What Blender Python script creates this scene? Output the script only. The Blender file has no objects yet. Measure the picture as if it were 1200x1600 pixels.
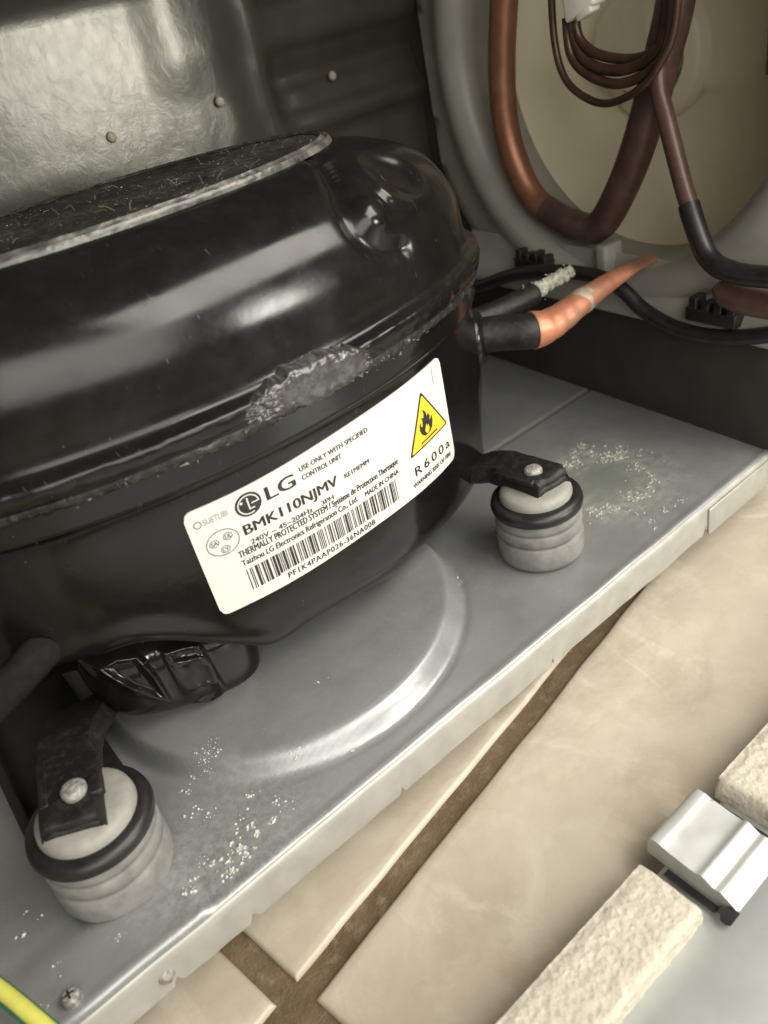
import bpy, bmesh, math, random
from mathutils import Vector, Matrix, noise
random.seed(7)
S = bpy.context.scene
COL = S.collection
MM = 0.001

# ------------------------------------------------------------------ camera
CAM = Vector((-158.3, -159.6, 173.2))
ROWS = [(0.7588303818372016, -0.6200185703520311, -0.1993826071136353),
        (-0.48087177217387217, -0.32690743755620855, -0.8135685994412476),
        (0.43924798272407184, 0.7132380385881398, -0.5462167243720907)]
cd = bpy.data.cameras.new('camera')
cam = bpy.data.objects.new('camera', cd); COL.objects.link(cam)
r0, r1, r2 = [Vector(r) for r in ROWS]
M = Matrix((( r0.x, -r1.x, -r2.x), (r0.y, -r1.y, -r2.y), (r0.z, -r1.z, -r2.z))).to_4x4()
M.translation = CAM * MM
cam.matrix_world = M
cd.sensor_fit = 'VERTICAL'; cd.sensor_height = 36; cd.lens = 1213.31/1600*36
cd.clip_start = 0.005; cd.clip_end = 20
cd.dof.use_dof = True; cd.dof.focus_distance = 0.235; cd.dof.aperture_fstop = 14
S.camera = cam

# ------------------------------------------------------------------ world and lamps
w = bpy.data.worlds.new("World"); S.world = w; w.use_nodes = True
bg = w.node_tree.nodes['Background']
bg.inputs[0].default_value = (0.92, 0.90, 0.80, 1); bg.inputs[1].default_value = 0.17
def area(name, loc, target, sx, sy, power, col=(1, .95, .86)):
    l = bpy.data.lights.new(name, 'AREA'); l.shape = 'RECTANGLE'; l.size = sx*MM; l.size_y = sy*MM
    l.energy = power; l.color = col
    o = bpy.data.objects.new(name, l); COL.objects.link(o)
    o.location = Vector(loc)*MM
    o.rotation_euler = (Vector(target)-Vector(loc)).to_track_quat('-Z', 'Y').to_euler()
    return o
area('ceiling_lamp', (200, -400, 560), (-40, 0, 20), 700, 330, 8.8)
area('room_lamp', (-330, -700, 380), (40, 20, 60), 700, 460, 6.0, (1, .96, .88))
area('window_lamp', (196, -500, 180), (-40, 156, 176), 170, 95, 2.1, (1, .97, .88))
S.view_settings.view_transform = 'Standard'; S.view_settings.look = 'None'
S.view_settings.exposure = -0.34; S.view_settings.gamma = 1.0

# ------------------------------------------------------------------ helpers
def tag(o, label=None, cat=None, group=None, kind=None):
    if label: o['label'] = label
    if cat: o['category'] = cat
    if group: o['group'] = group
    if kind: o['kind'] = kind
    return o
def empty(name, loc, label, cat, group=None):
    o = bpy.data.objects.new(name, None); COL.objects.link(o)
    o.location = Vector(loc)*MM; o.empty_display_size = .01
    return tag(o, label, cat, group)
def link(name, me, mat=None, parent=None, origin=None):
    o = bpy.data.objects.new(name, me); COL.objects.link(o)
    if mat: me.materials.append(mat)
    if parent:
        o.parent = parent
        p = parent; off = Vector((0, 0, 0))
        while p: off += Vector(p.location); p = p.parent
        o.location = -off          # meshes are authored in world millimetres
    return o
def meshobj(name, verts, faces, mat, parent=None, smooth=True):
    me = bpy.data.meshes.new(name)
    me.from_pydata([(v[0]*MM, v[1]*MM, v[2]*MM) for v in verts], [], faces)
    me.update()
    if smooth: me.polygons.foreach_set('use_smooth', [True]*len(me.polygons))
    return link(name, me, mat, parent)
class MB:
    def __init__(s): s.v = []; s.f = []
    def add(s, vs, fs):
        n = len(s.v); s.v += [tuple(v) for v in vs]; s.f += [tuple(i+n for i in f) for f in fs]; return s
    def grid(s, P, close_u=False, close_v=False):
        nu = len(P); nv = len(P[0]); vs = [p for row in P for p in row]; fs = []
        for i in range(nu if close_u else nu-1):
            for j in range(nv if close_v else nv-1):
                a = i*nv+j; b = ((i+1) % nu)*nv+j; c = ((i+1) % nu)*nv+(j+1) % nv; d = i*nv+(j+1) % nv
                fs.append((a, b, c, d))
        return s.add(vs, fs)
    def box(s, x0, x1, y0, y1, z0, z1, T=None):
        vs = [(x, y, z) for x in (x0, x1) for y in (y0, y1) for z in (z0, z1)]
        if T: vs = [T(*v) for v in vs]
        return s.add(vs, [(0,1,3,2),(4,6,7,5),(0,4,5,1),(2,3,7,6),(0,2,6,4),(1,5,7,3)])
    def tube(s, pts, r, n=16, cap=True, squash=None):
        pts = [Vector(p) for p in pts]; P = []; up = None
        for i, p in enumerate(pts):
            t = (pts[min(i+1, len(pts)-1)]-pts[max(i-1, 0)]).normalized()
            if up is None:
                up = Vector((0, 0, 1)) if abs(t.z) < .9 else Vector((0, 1, 0))
            up = (up - t*up.dot(t)).normalized(); sd = t.cross(up)
            rr = r[i] if isinstance(r, (list, tuple)) else r
            q = squash[i] if squash else 1
            P.append([p + up*rr*q*math.sin(2*math.pi*k/n) + sd*rr*(1+(1-q)*.45)*math.cos(2*math.pi*k/n) for k in range(n)])
        s.grid(P, close_v=True)
        if cap:
            b = len(s.v)-len(pts)*n
            s.f.append(tuple(b+k for k in range(n))); s.f.append(tuple(b+(len(pts)-1)*n+k for k in reversed(range(n))))
        return s
    def lathe(s, prof, c, n=64, axis=None, e1=None, e2=None):
        c = Vector(c); ax = Vector(axis or (0, 0, 1)); e1 = Vector(e1 or (1, 0, 0)); e2 = Vector(e2 or (0, 1, 0)); P = []
        for r, h in prof:
            P.append([c + ax*h + e1*r*math.cos(2*math.pi*k/n) + e2*r*math.sin(2*math.pi*k/n) for k in range(n)])
        return s.grid(P, close_v=True)
    def obj(s, name, mat, parent=None, smooth=True, bevel=0, fix=True, sharp=35):
        me = bpy.data.meshes.new(name)
        me.from_pydata([(v[0]*MM, v[1]*MM, v[2]*MM) for v in s.v], [], s.f); me.update()
        if fix or bevel:
            bm = bmesh.new(); bm.from_mesh(me)
            bmesh.ops.remove_doubles(bm, verts=bm.verts, dist=1e-7)
            bmesh.ops.recalc_face_normals(bm, faces=bm.faces)
            if bevel:
                es = [e for e in bm.edges if len(e.link_faces) == 2 and e.calc_face_angle(0) > math.radians(40)]
                bmesh.ops.bevel(bm, geom=es, offset=bevel*MM, segments=3, affect='EDGES', profile=.5, clamp_overlap=True)
            bm.to_mesh(me); bm.free()
        if smooth:
            me.polygons.foreach_set('use_smooth', [True]*len(me.polygons))
            try: me.set_sharp_from_angle(angle=math.radians(sharp))
            except Exception: pass
        return link(name, me, mat, parent)
def spline(pts, n=10):
    pts = [Vector(p) for p in pts]; out = []
    for i in range(len(pts)-1):
        p0 = pts[max(i-1, 0)]; p1 = pts[i]; p2 = pts[i+1]; p3 = pts[min(i+2, len(pts)-1)]
        for k in range(n):
            t = k/n
            out.append(.5*((2*p1)+(p2-p0)*t+(2*p0-5*p1+4*p2-p3)*t*t+(3*p1-p0-3*p2+p3)*t**3))
    out.append(pts[-1]); return out
def sm(a, b, x):
    t = max(0, min(1, (x-a)/(b-a))); return t*t*(3-2*t)
def nz(x, y, z=0, s=1.0): return noise.noise(Vector((x*s, y*s, z*s)))
def fb(x, y, z=0, s=1.0): return nz(x, y, z, s)+.5*nz(x, y, z, s*2.1)+.25*nz(x, y, z, s*4.3)

# ------------------------------------------------------------------ materials
class NT:
    def __init__(s, name):
        s.m = bpy.data.materials.new(name); s.m.use_nodes = True; s.t = s.m.node_tree; s.N = s.t.nodes; s.L = s.t.links
        s.b = s.N['Principled BSDF']; s.g = s.N.new('ShaderNodeNewGeometry').outputs['Position']
    def set(s, **k):
        for a, v in k.items():
            a = {'rough': 'Roughness', 'metal': 'Metallic', 'color': 'Base Color', 'spec': 'Specular IOR Level', 'coat': 'Coat Weight', 'coatr': 'Coat Roughness', 'sheen': 'Sheen Weight', 'sss': 'Subsurface Weight'}[a]
            if hasattr(v, 'is_linked') or hasattr(v, 'links'): s.L.new(v, s.b.inputs[a])
            else: s.b.inputs[a].default_value = (v+(1,)) if isinstance(v, tuple) else v
        return s
    def noise(s, scale, detail=4, rough=.6, dist=0, vec=None, stretch=None):
        n = s.N.new('ShaderNodeTexNoise'); n.inputs['Scale'].default_value = scale; n.inputs['Detail'].default_value = detail
        n.inputs['Roughness'].default_value = rough; n.inputs['Distortion'].default_value = dist
        v = vec or s.g
        if stretch:
            mp = s.N.new('ShaderNodeMapping'); s.L.new(v, mp.inputs[0]); mp.inputs['Scale'].default_value = stretch[:3]
            if len(stretch) > 3: mp.inputs['Rotation'].default_value = (0, 0, stretch[3])
            v = mp.outputs[0]
        s.L.new(v, n.inputs['Vector']); return n.outputs['Fac']
    def voro(s, scale, feat='F1', out='Distance'):
        n = s.N.new('ShaderNodeTexVoronoi'); n.feature = feat; n.inputs['Scale'].default_value = scale; s.L.new(s.g, n.inputs['Vector']); return n.outputs[out]
    def ramp(s, fac, *stops):
        n = s.N.new('ShaderNodeValToRGB'); s.L.new(fac, n.inputs[0]); e = n.color_ramp.elements
        while len(e) < len(stops): e.new(.5)
        for el, (p, c) in zip(e, stops):
            el.position = p; el.color = ((c, c, c, 1) if not isinstance(c, tuple) else c+(1,))
        return n.outputs['Color']
    def mix(s, fac, a, b, mode='MIX'):
        n = s.N.new('ShaderNodeMix'); n.data_type = 'RGBA'; n.blend_type = mode
        for v, i in ((fac, 0), (a, 6), (b, 7)):
            if hasattr(v, 'links'): s.L.new(v, n.inputs[i])
            else: n.inputs[i].default_value = (v+(1,)) if isinstance(v, tuple) else v
        return n.outputs[2]
    def math(s, op, a, b=0.0, clamp=False):
        n = s.N.new('ShaderNodeMath'); n.operation = op; n.use_clamp = clamp
        for v, i in ((a, 0), (b, 1)):
            if hasattr(v, 'links'): s.L.new(v, n.inputs[i])
            else: n.inputs[i].default_value = v
        return n.outputs[0]
    def dist(s, c):
        n = s.N.new('ShaderNodeVectorMath'); n.operation = 'DISTANCE'; s.L.new(s.g, n.inputs[0]); n.inputs[1].default_value = [k*MM for k in c]; return n.outputs['Value']
    def xyz(s):
        n = s.N.new('ShaderNodeSeparateXYZ'); s.L.new(s.g, n.inputs[0]); return n.outputs
    def nrm(s):
        n = s.N.new('ShaderNodeNewGeometry'); q = s.N.new('ShaderNodeSeparateXYZ'); s.L.new(n.outputs['Normal'], q.inputs[0]); return q.outputs
    def bump(s, h, strength=.3, dist=.0003):
        prev = s.b.inputs['Normal'].links
        n = s.N.new('ShaderNodeBump'); n.inputs['Strength'].default_value = strength; n.inputs['Distance'].default_value = dist
        s.L.new(h, n.inputs['Height'])
        if prev: s.L.new(prev[0].from_socket, n.inputs['Normal'])
        s.L.new(n.outputs[0], s.b.inputs['Normal']); return s

# black enamelled shell: gloss with dust film and specks
def black_enamel(name, dust=.25, rough=.2):
    m = NT(name)
    d = m.ramp(m.noise(160, 6, .7), (.45, 0.0), (.8, 1.0))
    sp = m.ramp(m.voro(900), (.0, 1.0), (.12, 0.0))
    spn = m.ramp(m.noise(300, 2), (.55, 0.0), (.66, 1.0))
    specks = m.math('MULTIPLY', sp, spn)
    up = m.math('MULTIPLY', m.math('MAXIMUM', m.nrm()[2], 0), dust)
    scr = m.math('MULTIPLY', m.ramp(m.noise(70, 3, .5, .3, None, (14, .8, 5)), (.70, 0.0), (.73, 1.0)), m.ramp(m.noise(30, 2), (.5, 0.0), (.6, .35)))
    f = m.math('ADD', m.math('MULTIPLY', m.math('ADD', d, .35), up), m.math('ADD', m.math('MULTIPLY', specks, .5), scr), True)
    m.set(color=m.mix(f, (.006, .0058, .0055), (.13, .12, .105)), rough=m.math('ADD', m.ramp(m.noise(60, 5, .65), (.3, rough-.05), (.75, rough+.13)), m.math('MULTIPLY', f, .5)), spec=.42)
    m.bump(m.noise(380, 3), .11, .0002)
    m.bump(m.noise(2400, 2), .08, .00005)
    return m.m
M_SHELL = black_enamel('black_enamel', .05, .175)
M_SHELL2 = black_enamel('black_enamel_low', .02, .12)
def dusty():
    m = NT('dusty_top')
    a = m.noise(500, 8, .75); b = m.noise(60, 5, .6)
    f = m.math('MULTIPLY', m.ramp(a, (.38, 0.0), (.72, 1.0)), m.ramp(b, (.35, .05), (.68, 1.0)))
    m.set(color=m.mix(f, (.010, .010, .0085), (.11, .10, .082)), rough=.85, spec=.2)
    m.bump(a, .6, .0008); return m.m
M_DUST = dusty()
def weld():
    m = NT('weld_bead')
    a = m.noise(420, 8, .7); b = m.noise(90, 5)
    f = m.ramp(a, (.5, 0.0), (.78, 1.0))
    m.set(color=m.mix(f, (.013, .012, .011), (.10, .09, .08)), rough=m.ramp(b, (.3, .16), (.7, .5)), spec=.6)
    m.bump(a, .5, .0006); return m.m
M_WELD = weld()
def weldpatch():
    m = NT('sealant_patch')
    a = m.noise(300, 8, .7); e = m.noise(70, 4)
    m.set(color=m.mix(m.ramp(a, (.45, 0.0), (.85, 1.0)), (.032, .030, .028), (.13, .122, .11)), rough=m.ramp(e, (.3, .14), (.7, .34)), spec=.7)
    m.bump(a, .15, .0005); return m.m
M_PATCH = weldpatch()
def flat(name, c, rough=.5, metal=0.0, nscale=200, var=.15, bump=.1, bd=.0003, spec=.5):
    m = NT(name); a = m.noise(nscale, 5, .6)
    lo = tuple(k*(1-var) for k in c); hi = tuple(min(1, k*(1+var)) for k in c)
    m.set(color=m.mix(m.ramp(a, (.3, 0.0), (.7, 1.0)), lo, hi), rough=m.ramp(m.noise(nscale*.5, 4), (.3, max(.02, rough-.06)), (.7, rough+.06)), metal=metal, spec=spec)
    if bump: m.bump(a, bump, bd)
    return m.m
def plate_mat():
    m = NT('galvanised_plate')
    base = m.mix(m.ramp(m.noise(45, 6, .6), (.3, 0.0), (.7, 1.0)), (.285, .297, .298), (.36, .37, .368))
    base = m.mix(m.math('MULTIPLY', m.ramp(m.noise(700, 4, .7), (.35, 0.0), (.7, 1.0)), .35), base, (.26, .265, .26))
    base = m.mix(m.math('MULTIPLY', m.ramp(m.noise(16, 7, .7, .6), (.45, 0.0), (.7, 1.0)), .5), base, (.235, .24, .235))
    # thin lengthwise rub marks
    base = m.mix(m.math('MULTIPLY', m.ramp(m.noise(30, 5, .7, 0, None, (.25, 14, 1)), (.6, 0.0), (.75, 1.0)), .25), base, (.33, .335, .33))
    # greenish stain with a pale crust ring, beside the right mount
    wob = m.math('MULTIPLY', m.math('SUBTRACT', m.noise(70, 5, .6), .5), .022)
    d = m.math('ADD', m.dist((44, 10, 0)), wob)
    st = m.ramp(d, (.0, 1.0), (.016, 1.0), (.021, 0.0))
    base = m.mix(m.math('MULTIPLY', st, .8), base, (.31, .345, .30))
    d2 = m.math('ADD', m.dist((46, 8, 0)), m.math('MULTIPLY', m.math('SUBTRACT', m.noise(130, 6, .7), .5), .03))
    ring = m.ramp(d2, (.007, 0.0), (.0185, 1.0), (.033, 0.0))
    ring = m.math('MULTIPLY', ring, m.ramp(m.noise(300, 8, .8), (.40, 0.0), (.56, 1.0)))
    base = m.mix(ring, base, (.52, .53, .465))
    # powder film towards the front left corner
    d3 = m.dist((-142, -24, 0))
    pw = m.math('MULTIPLY', m.ramp(d3, (.004, 1.0), (.034, 0.0)), m.ramp(m.noise(360, 8, .85), (.42, 0.0), (.62, 1.0)))
    base = m.mix(m.math('MULTIPLY', pw, .9), base, (.54, .55, .53))
    gr = m.math('MULTIPLY', m.ramp(m.noise(850, 3, .6), (.62, 0.0), (.72, 1.0)), m.ramp(m.noise(40, 3), (.45, 0.0), (.65, .8)))
    base = m.mix(gr, base, (.45, .46, .44))
    m.set(color=base, metal=.45, rough=m.ramp(m.noise(90, 5), (.3, .30), (.7, .44)), spec=.5)
    m.bump(m.noise(1500, 3), .12, .0001); m.bump(m.noise(25, 3), .12, .0012)
    return m.m
M_PLATE = plate_mat()
M_FLANGE = flat('flange_metal', (.40, .388, .352), .45, .25, 120, .12, .08)
def tile_mat():
    m = NT('marbled_tile')
    a = m.noise(9, 8, .6, .25); b = m.noise(38, 8, .7, .35); c = m.noise(3.2, 3)
    base = m.mix(m.ramp(a, (.3, 0.0), (.72, 1.0)), (.40, .35, .27), (.60, .54, .435))
    vn = m.math('ABSOLUTE', m.math('SUBTRACT', m.noise(26, 7, .62, .8, None, (1, .45, 1, .6)), .5))
    base = m.mix(m.math('MULTIPLY', m.ramp(vn, (.0, 1.0), (.05, 0.0)), m.ramp(m.noise(14, 3), (.40, .0), (.62, .42))), base, (.78, .73, .62))
    vd = m.math('ABSOLUTE', m.math('SUBTRACT', m.noise(33, 6, .6, .6, None, (.5, 1, 1, .3)), .47))
    base = m.mix(m.math('MULTIPLY', m.ramp(vd, (.0, 1.0), (.05, 0.0)), m.ramp(m.noise(11, 3), (.42, .0), (.6, .4))), base, (.38, .305, .215))
    base = m.mix(m.math('MULTIPLY', m.ramp(m.noise(900, 3, .7), (.4, 0.0), (.7, 1.0)), .10), base, (.40, .35, .28))
    base = m.mix(m.math('MULTIPLY', m.ramp(m.noise(24, 8, .75, .8), (.46, 0.0), (.66, 1.0)), .55), base, (.39, .315, .22))
    base = m.mix(m.math('MULTIPLY', m.ramp(m.noise(75, 6, .7, .4), (.5, 0.0), (.7, 1.0)), .3), base, (.64, .585, .48))
    base = m.mix(m.math('MULTIPLY', m.ramp(m.noise(600, 3), (.66, 0.0), (.74, 1.0)), .25), base, (.25, .2, .15))
    m.set(color=base, rough=m.ramp(b, (.3, .30), (.7, .42)), spec=.5)
    m.bump(b, .10, .0006); m.bump(m.noise(9, 4), .3, .002); return m.m
M_TILE = tile_mat()
def grout_mat():
    m = NT('brown_grout'); a = m.noise(260, 8, .75); b = m.noise(50, 5)
    base = m.mix(m.ramp(b, (.35, 0.0), (.68, 1.0)), (.115, .078, .042), (.20, .148, .088))
    base = m.mix(m.math('MULTIPLY', m.ramp(a, (.52, 0.0), (.72, 1.0)), .6), base, (.34, .29, .22))
    m.set(color=base, rough=.9, spec=.2); m.bump(a, .9, .0012); return m.m
M_GROUT = grout_mat()
def foam_mat():
    m = NT('cream_foam'); a = m.noise(330, 8, .8); v = m.voro(620)
    base = m.mix(m.ramp(a, (.35, 0.0), (.65, 1.0)), (.55, .50, .40), (.76, .71, .60))
    m.set(color=base, rough=.95, spec=.1); m.bump(a, .8, .0012); m.bump(v, .5, .0006); return m.m
M_FOAM = foam_mat()
M_PANEL = flat('grey_panel_paint', (.42, .44, .43), .38, .25, 60, .08, .10, .0008)
M_TAB = flat('zinc_tab', (.50, .51, .49), .45, .3, 60, .1, .1)
M_RUB_G = flat('grey_rubber', (.195, .19, .178), .66, 0, 160, .25, .12, .0002, .35)
M_RUB_B = flat('black_rubber', (.013, .013, .0125), .38, 0, 200, .3, .1, .0003)
M_CAP = flat('pale_cap', (.27, .262, .235), .55, 0, 300, .12, .1, .0002)
def dirtysteel():
    m = NT('dusty_black_steel'); a = m.noise(400, 7, .7)
    m.set(color=m.mix(m.ramp(a, (.5, 0.0), (.8, 1.0)), (.011, .0105, .010), (.045, .042, .038)), rough=.5, metal=.2); m.bump(a, .5, .0004); return m.m
M_STEEL = dirtysteel()
M_BOLT = flat('zinc_bolt', (.32, .31, .285), .55, .4, 900, .5, .8, .0007)
def copper_mat(name, c1, c2, c3, rough, metal):
    m = NT(name); a = m.noise(110, 6, .65); b = m.noise(35, 4)
    base = m.mix(m.ramp(a, (.35, 0.0), (.7, 1.0)), c1, c2); base = m.mix(m.ramp(b, (.52, 0.0), (.68, 1.0)), base, c3)
    m.set(color=base, rough=rough, metal=metal); m.bump(a, .3, .0004); return m.m
M_COP = copper_mat('bright_copper', (.50, .185, .10), (.66, .31, .20), (.36, .24, .17), .45, .5)
M_COPO = copper_mat('oxidised_copper', (.22, .095, .052), (.30, .14, .08), (.12, .06, .038), .42, .5)
M_COPD = copper_mat('brown_tube_paint', (.085, .046, .036), (.13, .078, .062), (.055, .032, .026), .38, .2)
M_WIRE = copper_mat('brown_enamel_wire', (.055, .028, .018), (.09, .048, .03), (.03, .018, .013), .35, .2)
M_BLK = flat('black_plastic', (.014, .014, .014), .4, 0, 200, .3, .1)
M_SHROUD = flat('grey_shroud_plastic', (.30, .292, .255), .42, 0, 60, .08, .08, .0005)
M_SHDARK = flat('dark_bulkhead', (.030, .028, .023), .7, 0, 60, .2, .1)
M_CREAM = flat('cream_plastic', (.80, .735, .56), .45, 0, 20, .06, .05, .0008)
M_HUB = flat('pale_hub', (.84, .80, .60), .35, 0, 40, .08, .05)
M_WHITE = flat('white_connector', (.70, .68, .60), .5, 0, 80, .06, .05)
M_VERD = flat('verdigris_crust', (.40, .40, .33), .95, 0, 700, .4, .9, .0008, .1)
M_CRUMB = flat('pale_crumbs', (.50, .50, .455), .9, 0, 700, .2, .5, .0004, .1)
M_SPECK = flat('tan_speck', (.32, .29, .22), .8, 0, 500, .2, .2, .0003, .2)
def wall_mat():
    m = NT('crinkled_wall_sheet')
    a = m.noise(200, 6, .7, .6, None, (1.2, 1, .8)); b = m.noise(18, 4)
    m.set(color=m.mix(m.ramp(b, (.35, 0.0), (.7, 1.0)), (.062, .060, .047), (.092, .088, .070)), rough=.27, metal=.4, spec=.8)
    m.bump(a, .16, .0007); return m.m
M_WALL = wall_mat()
M_LABEL = flat('label_paper', (.64, .63, .585), .4, 0, 300, .02, .03, .0001)
M_INK = flat('black_ink', (.022, .022, .024), .4, 0, 600, .5, 0)
M_YEL = flat('warning_yellow', (.80, .52, .03), .4, 0, 300, .04, 0)
M_INKG = flat('grey_ink', (.16, .16, .16), .45, 0, 600, .3, 0)
M_WGRN = flat('wire_green', (.03, .16, .07), .4, 0, 200, .1, .05)
M_WYEL = flat('wire_yellow', (.62, .60, .12), .4, 0, 200, .1, .05)

# ------------------------------------------------------------------ shell profiles: (z, centre x, centre y, half length, half width)
# (z, cx, cy, a, b)
LOW=[(100,-75,60,103,57.5),(97,-75,60,103,57.5),(92,-74.5,60,103.2,57.2),(87,-74.5,60,103.4,57),(84.5,-74.5,60,103.2,56.8),(83,-74.5,60,101.8,55.4),(78,-74.5,60,101.4,54.9),(66,-74.5,60,101.6,54.6),(54,-74.5,60,101.6,54.4),(44,-74.5,60,101.6,54.2),(35,-75,60,101,53.8),(26,-75,60,99,53),(19,-75,60.5,96.5,49.8),(12.5,-75,61,90,44.5),(8.5,-75,62,77,35),(7,-76,63,52,22),(6.6,-80,60,0.01,0.01)]
UP=[(95.2,-76,60,104.2,58.8),(95.2,-76,60,106.5,61.3),(97.5,-76,60,107.4,62.2),(100.2,-76,60,107.0,61.8),(102.4,-76,60,103.6,58.6),(108,-76,60,102.6,57.8),(116,-76,60,101.5,57),(123,-77,60,99,55),(129,-78,60,95,51.5),(134,-79,60,88.5,46),(137.5,-80,60,80,40),(139.6,-82,61,74,37.5),(140.4,-83,62,71,36.4),(141.4,-83,62,70.5,36.1),(142.1,-83,62,69.9,35.7),(141.5,-83,62,69.2,35.2),(142.0,-83,62,68.5,34.8),(142.8,-83,62,67.6,34.2),(142.2,-83,62,66.6,33.5),(141.9,-83,62,65.6,32.8),(141.9,-83,62,40,18),(141.9,-83,62,0.01,0.01)]
def cr(p0,p1,p2,p3,t):
    m1=(p2-p0)*.5*.8; m2=(p3-p1)*.5*.8
    t2=t*t;t3=t2*t
    return (2*t3-3*t2+1)*p1+(t3-2*t2+t)*m1+(-2*t3+3*t2)*p2+(t3-t2)*m2
def ringat(R,u):
    i=min(int(u),len(R)-2);t=u-i
    g=lambda k:R[max(0,min(len(R)-1,k))]
    return [cr(g(i-1)[j],g(i)[j],g(i+1)[j],g(i+2)[j],t) for j in range(5)]
def SP(R,th,u,h=0):
    z,cx,cy,a,b=ringat(R,u)
    x=cx+a*math.cos(th);y=cy+b*math.sin(th)
    if h:
        e=1e-3
        z1,c1,d1,a1,b1=ringat(R,min(u+e,len(R)-1.0001));z0,c0,d0,a0,b0=ringat(R,max(u-e,0))
        du=(c1-c0+(a1-a0)*math.cos(th),d1-d0+(b1-b0)*math.sin(th),z1-z0)
        dt=(-a*math.sin(th),b*math.cos(th),0)
        n=(dt[1]*du[2]-dt[2]*du[1],dt[2]*du[0]-dt[0]*du[2],dt[0]*du[1]-dt[1]*du[0])
        l=math.sqrt(sum(c*c for c in n)) or 1
        # orient outward
        s=1 if n[0]*math.cos(th)+n[1]*math.sin(th)>=0 else -1
        if abs(n[2])>.8*l: s=(1 if n[2]>0 else -1)*(-1 if z<60 else 1)
        x+=s*h*n[0]/l;y+=s*h*n[1]/l;z+=s*h*n[2]/l
    return (x,y,z)

# ------------------------------------------------------------------ floor: grout bed with separate tiles
FZ = -30
TH = .16503745
ax = Vector((math.cos(TH), math.sin(TH), 0)); bx_ = Vector((-math.sin(TH), math.cos(TH), 0))
X0 = Vector((-148.6, -46.0, 0))
mb = MB()
P = []
for i in range(141):
    row = []
    for j in range(141):
        p = X0 + ax*((i-70)*9.0) + bx_*((j-70)*9.0); p.z = FZ-1.7
        row.append(p)
    P.append(row)
mb.grid(P); floor = mb.obj('floor', M_GROUT); tag(floor, 'brown grout bed between the beige floor tiles', kind='structure')
TS = 300.0; G = 3.7
def tile(i, j):
    r = random.Random(i*17+j*5+3)
    n = 60
    def warp(t):  # denser near edges
        return t
    xs = [0, .25, .6, 1.3, 3.6] + [3.6+(TS-2*G-7.2)*k/60 for k in range(1, 60)] + [TS-2*G-3.6, TS-2*G-1.3, TS-2*G-.6, TS-2*G-.25, TS-2*G]
    L = TS-2*G
    P = []
    for u in xs:
        row = []
        for v in xs:
            eu = min(u, L-u); ev = min(v, L-v); e = min(eu, ev)
            h = -1.2*(1-min(1, e/1.3))**2.2
            p = X0 + ax*(i*TS+G+u) + bx_*(j*TS+G+v)
            wob = .45*nz(p.x, p.y, 3, .055) if e < 2.3 else 0
            if eu < 2.3: p += ax*wob
            if ev < 2.3: p += bx_*wob
            p.z = FZ+h+.25*nz(p.x, p.y, 0, .03)
            row.append(p)
        P.append(row)
    mb = MB(); mb.grid(P)
    # skirt
    for edge in (P[0], P[-1], [r_[0] for r_ in P], [r_[-1] for r_ in P]):
        mb.grid([[q for q in edge], [Vector((q.x, q.y, FZ-4)) for q in edge]])
    o = mb.obj('tile', M_TILE, floor, sharp=70)
for i in (-2, -1, 0, 1):
    for j in (-2, -1, 0, 1): tile(i, j)

# ------------------------------------------------------------------ base plate of the refrigerator
plate = empty('base_plate', (-100, 50, 0), 'grey galvanised base plate with a pressed ring under the compressor', 'base plate')
DC = (-86, 43)
def plate_h(x, y):
    d = math.hypot(x-DC[0], y-DC[1])
    h = 6.0*(1-sm(59.4, 64.0, d))-.45*math.exp(-((d-65)/1.0)**2)
    h += 1.7*(1-sm(-156, -152.5, x))*(1-sm(-16, -6, y))
    h -= .8*sm(60.5, 62, y)*(1-sm(62, 63.5, y))*sm(20, 40, x)
    h += .25*nz(x, y, 0, .02)
    return h
def frange(a, b, s):
    n = int(round((b-a)/s)); return [a+(b-a)*k/n for k in range(n+1)]
xs = frange(-330, -200, 4)[:-1]+frange(-200, 116, 1.15)
ys = [-31.6, -31.4, -30.8, -30.0, -29.2] + frange(-28, 136, 1.2)
P = []
for x in xs:
    row = []
    wv = .35*nz(x, 0, 5, .05)
    row += [(x, -31.9+wv, -10.5+.3*nz(x, 9, 0, .08)), (x, -31.9+wv, -6), (x, -31.8+wv, -2.2)]
    for k, y in enumerate(ys):
        z = plate_h(x, max(y, -28))
        if k < 5: z += [-1.2, -.55, .05, .3, .22][k]; y = y+wv
        row.append((x, y, z))
    P.append(row)
mb = MB(); mb.grid(P)
top = mb.obj('sheet', M_PLATE, plate, sharp=80)
# front flange: separate bent strip with nicks, proud of the sheet
mb = MB()
nicks = [(-146, 1.6), (-168, 1.3), (52, 1.4), (-96, .8), (-32, .8)]
P = []
for x in frange(-330, 116, .8):
    wv = .35*nz(x, 0, 5, .05)
    bot = -12.5+.35*nz(x, 3, 0, .15)
    for nx, nw in nicks:
        if abs(x-nx) < nw: bot += 3.2*(1-abs(x-nx)/nw)
    y = -32.3+wv
    P.append([(x, y+.8, bot), (x, y, bot+.15), (x, y-.15, bot+3), (x, y-.1, -3), (x, y+.15, -1.2), (x, y+.7, -.35), (x, y+1.3, -.28)])
mb.grid(P); mb.obj('front_flange', M_FLANGE, plate, sharp=60)
# lap joint of the flange with the corner piece
mb = MB(); mb.box(53, 116, -33.3, -32.4, -12.9, -1.6); mb.obj('corner_bracket', M_FLANGE, plate, bevel=.4)
mb = MB(); mb.box(116.1, 117.6, -33, 136, -12, .6); mb.obj('side_flange', M_SHDARK, plate, bevel=.3)
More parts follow.
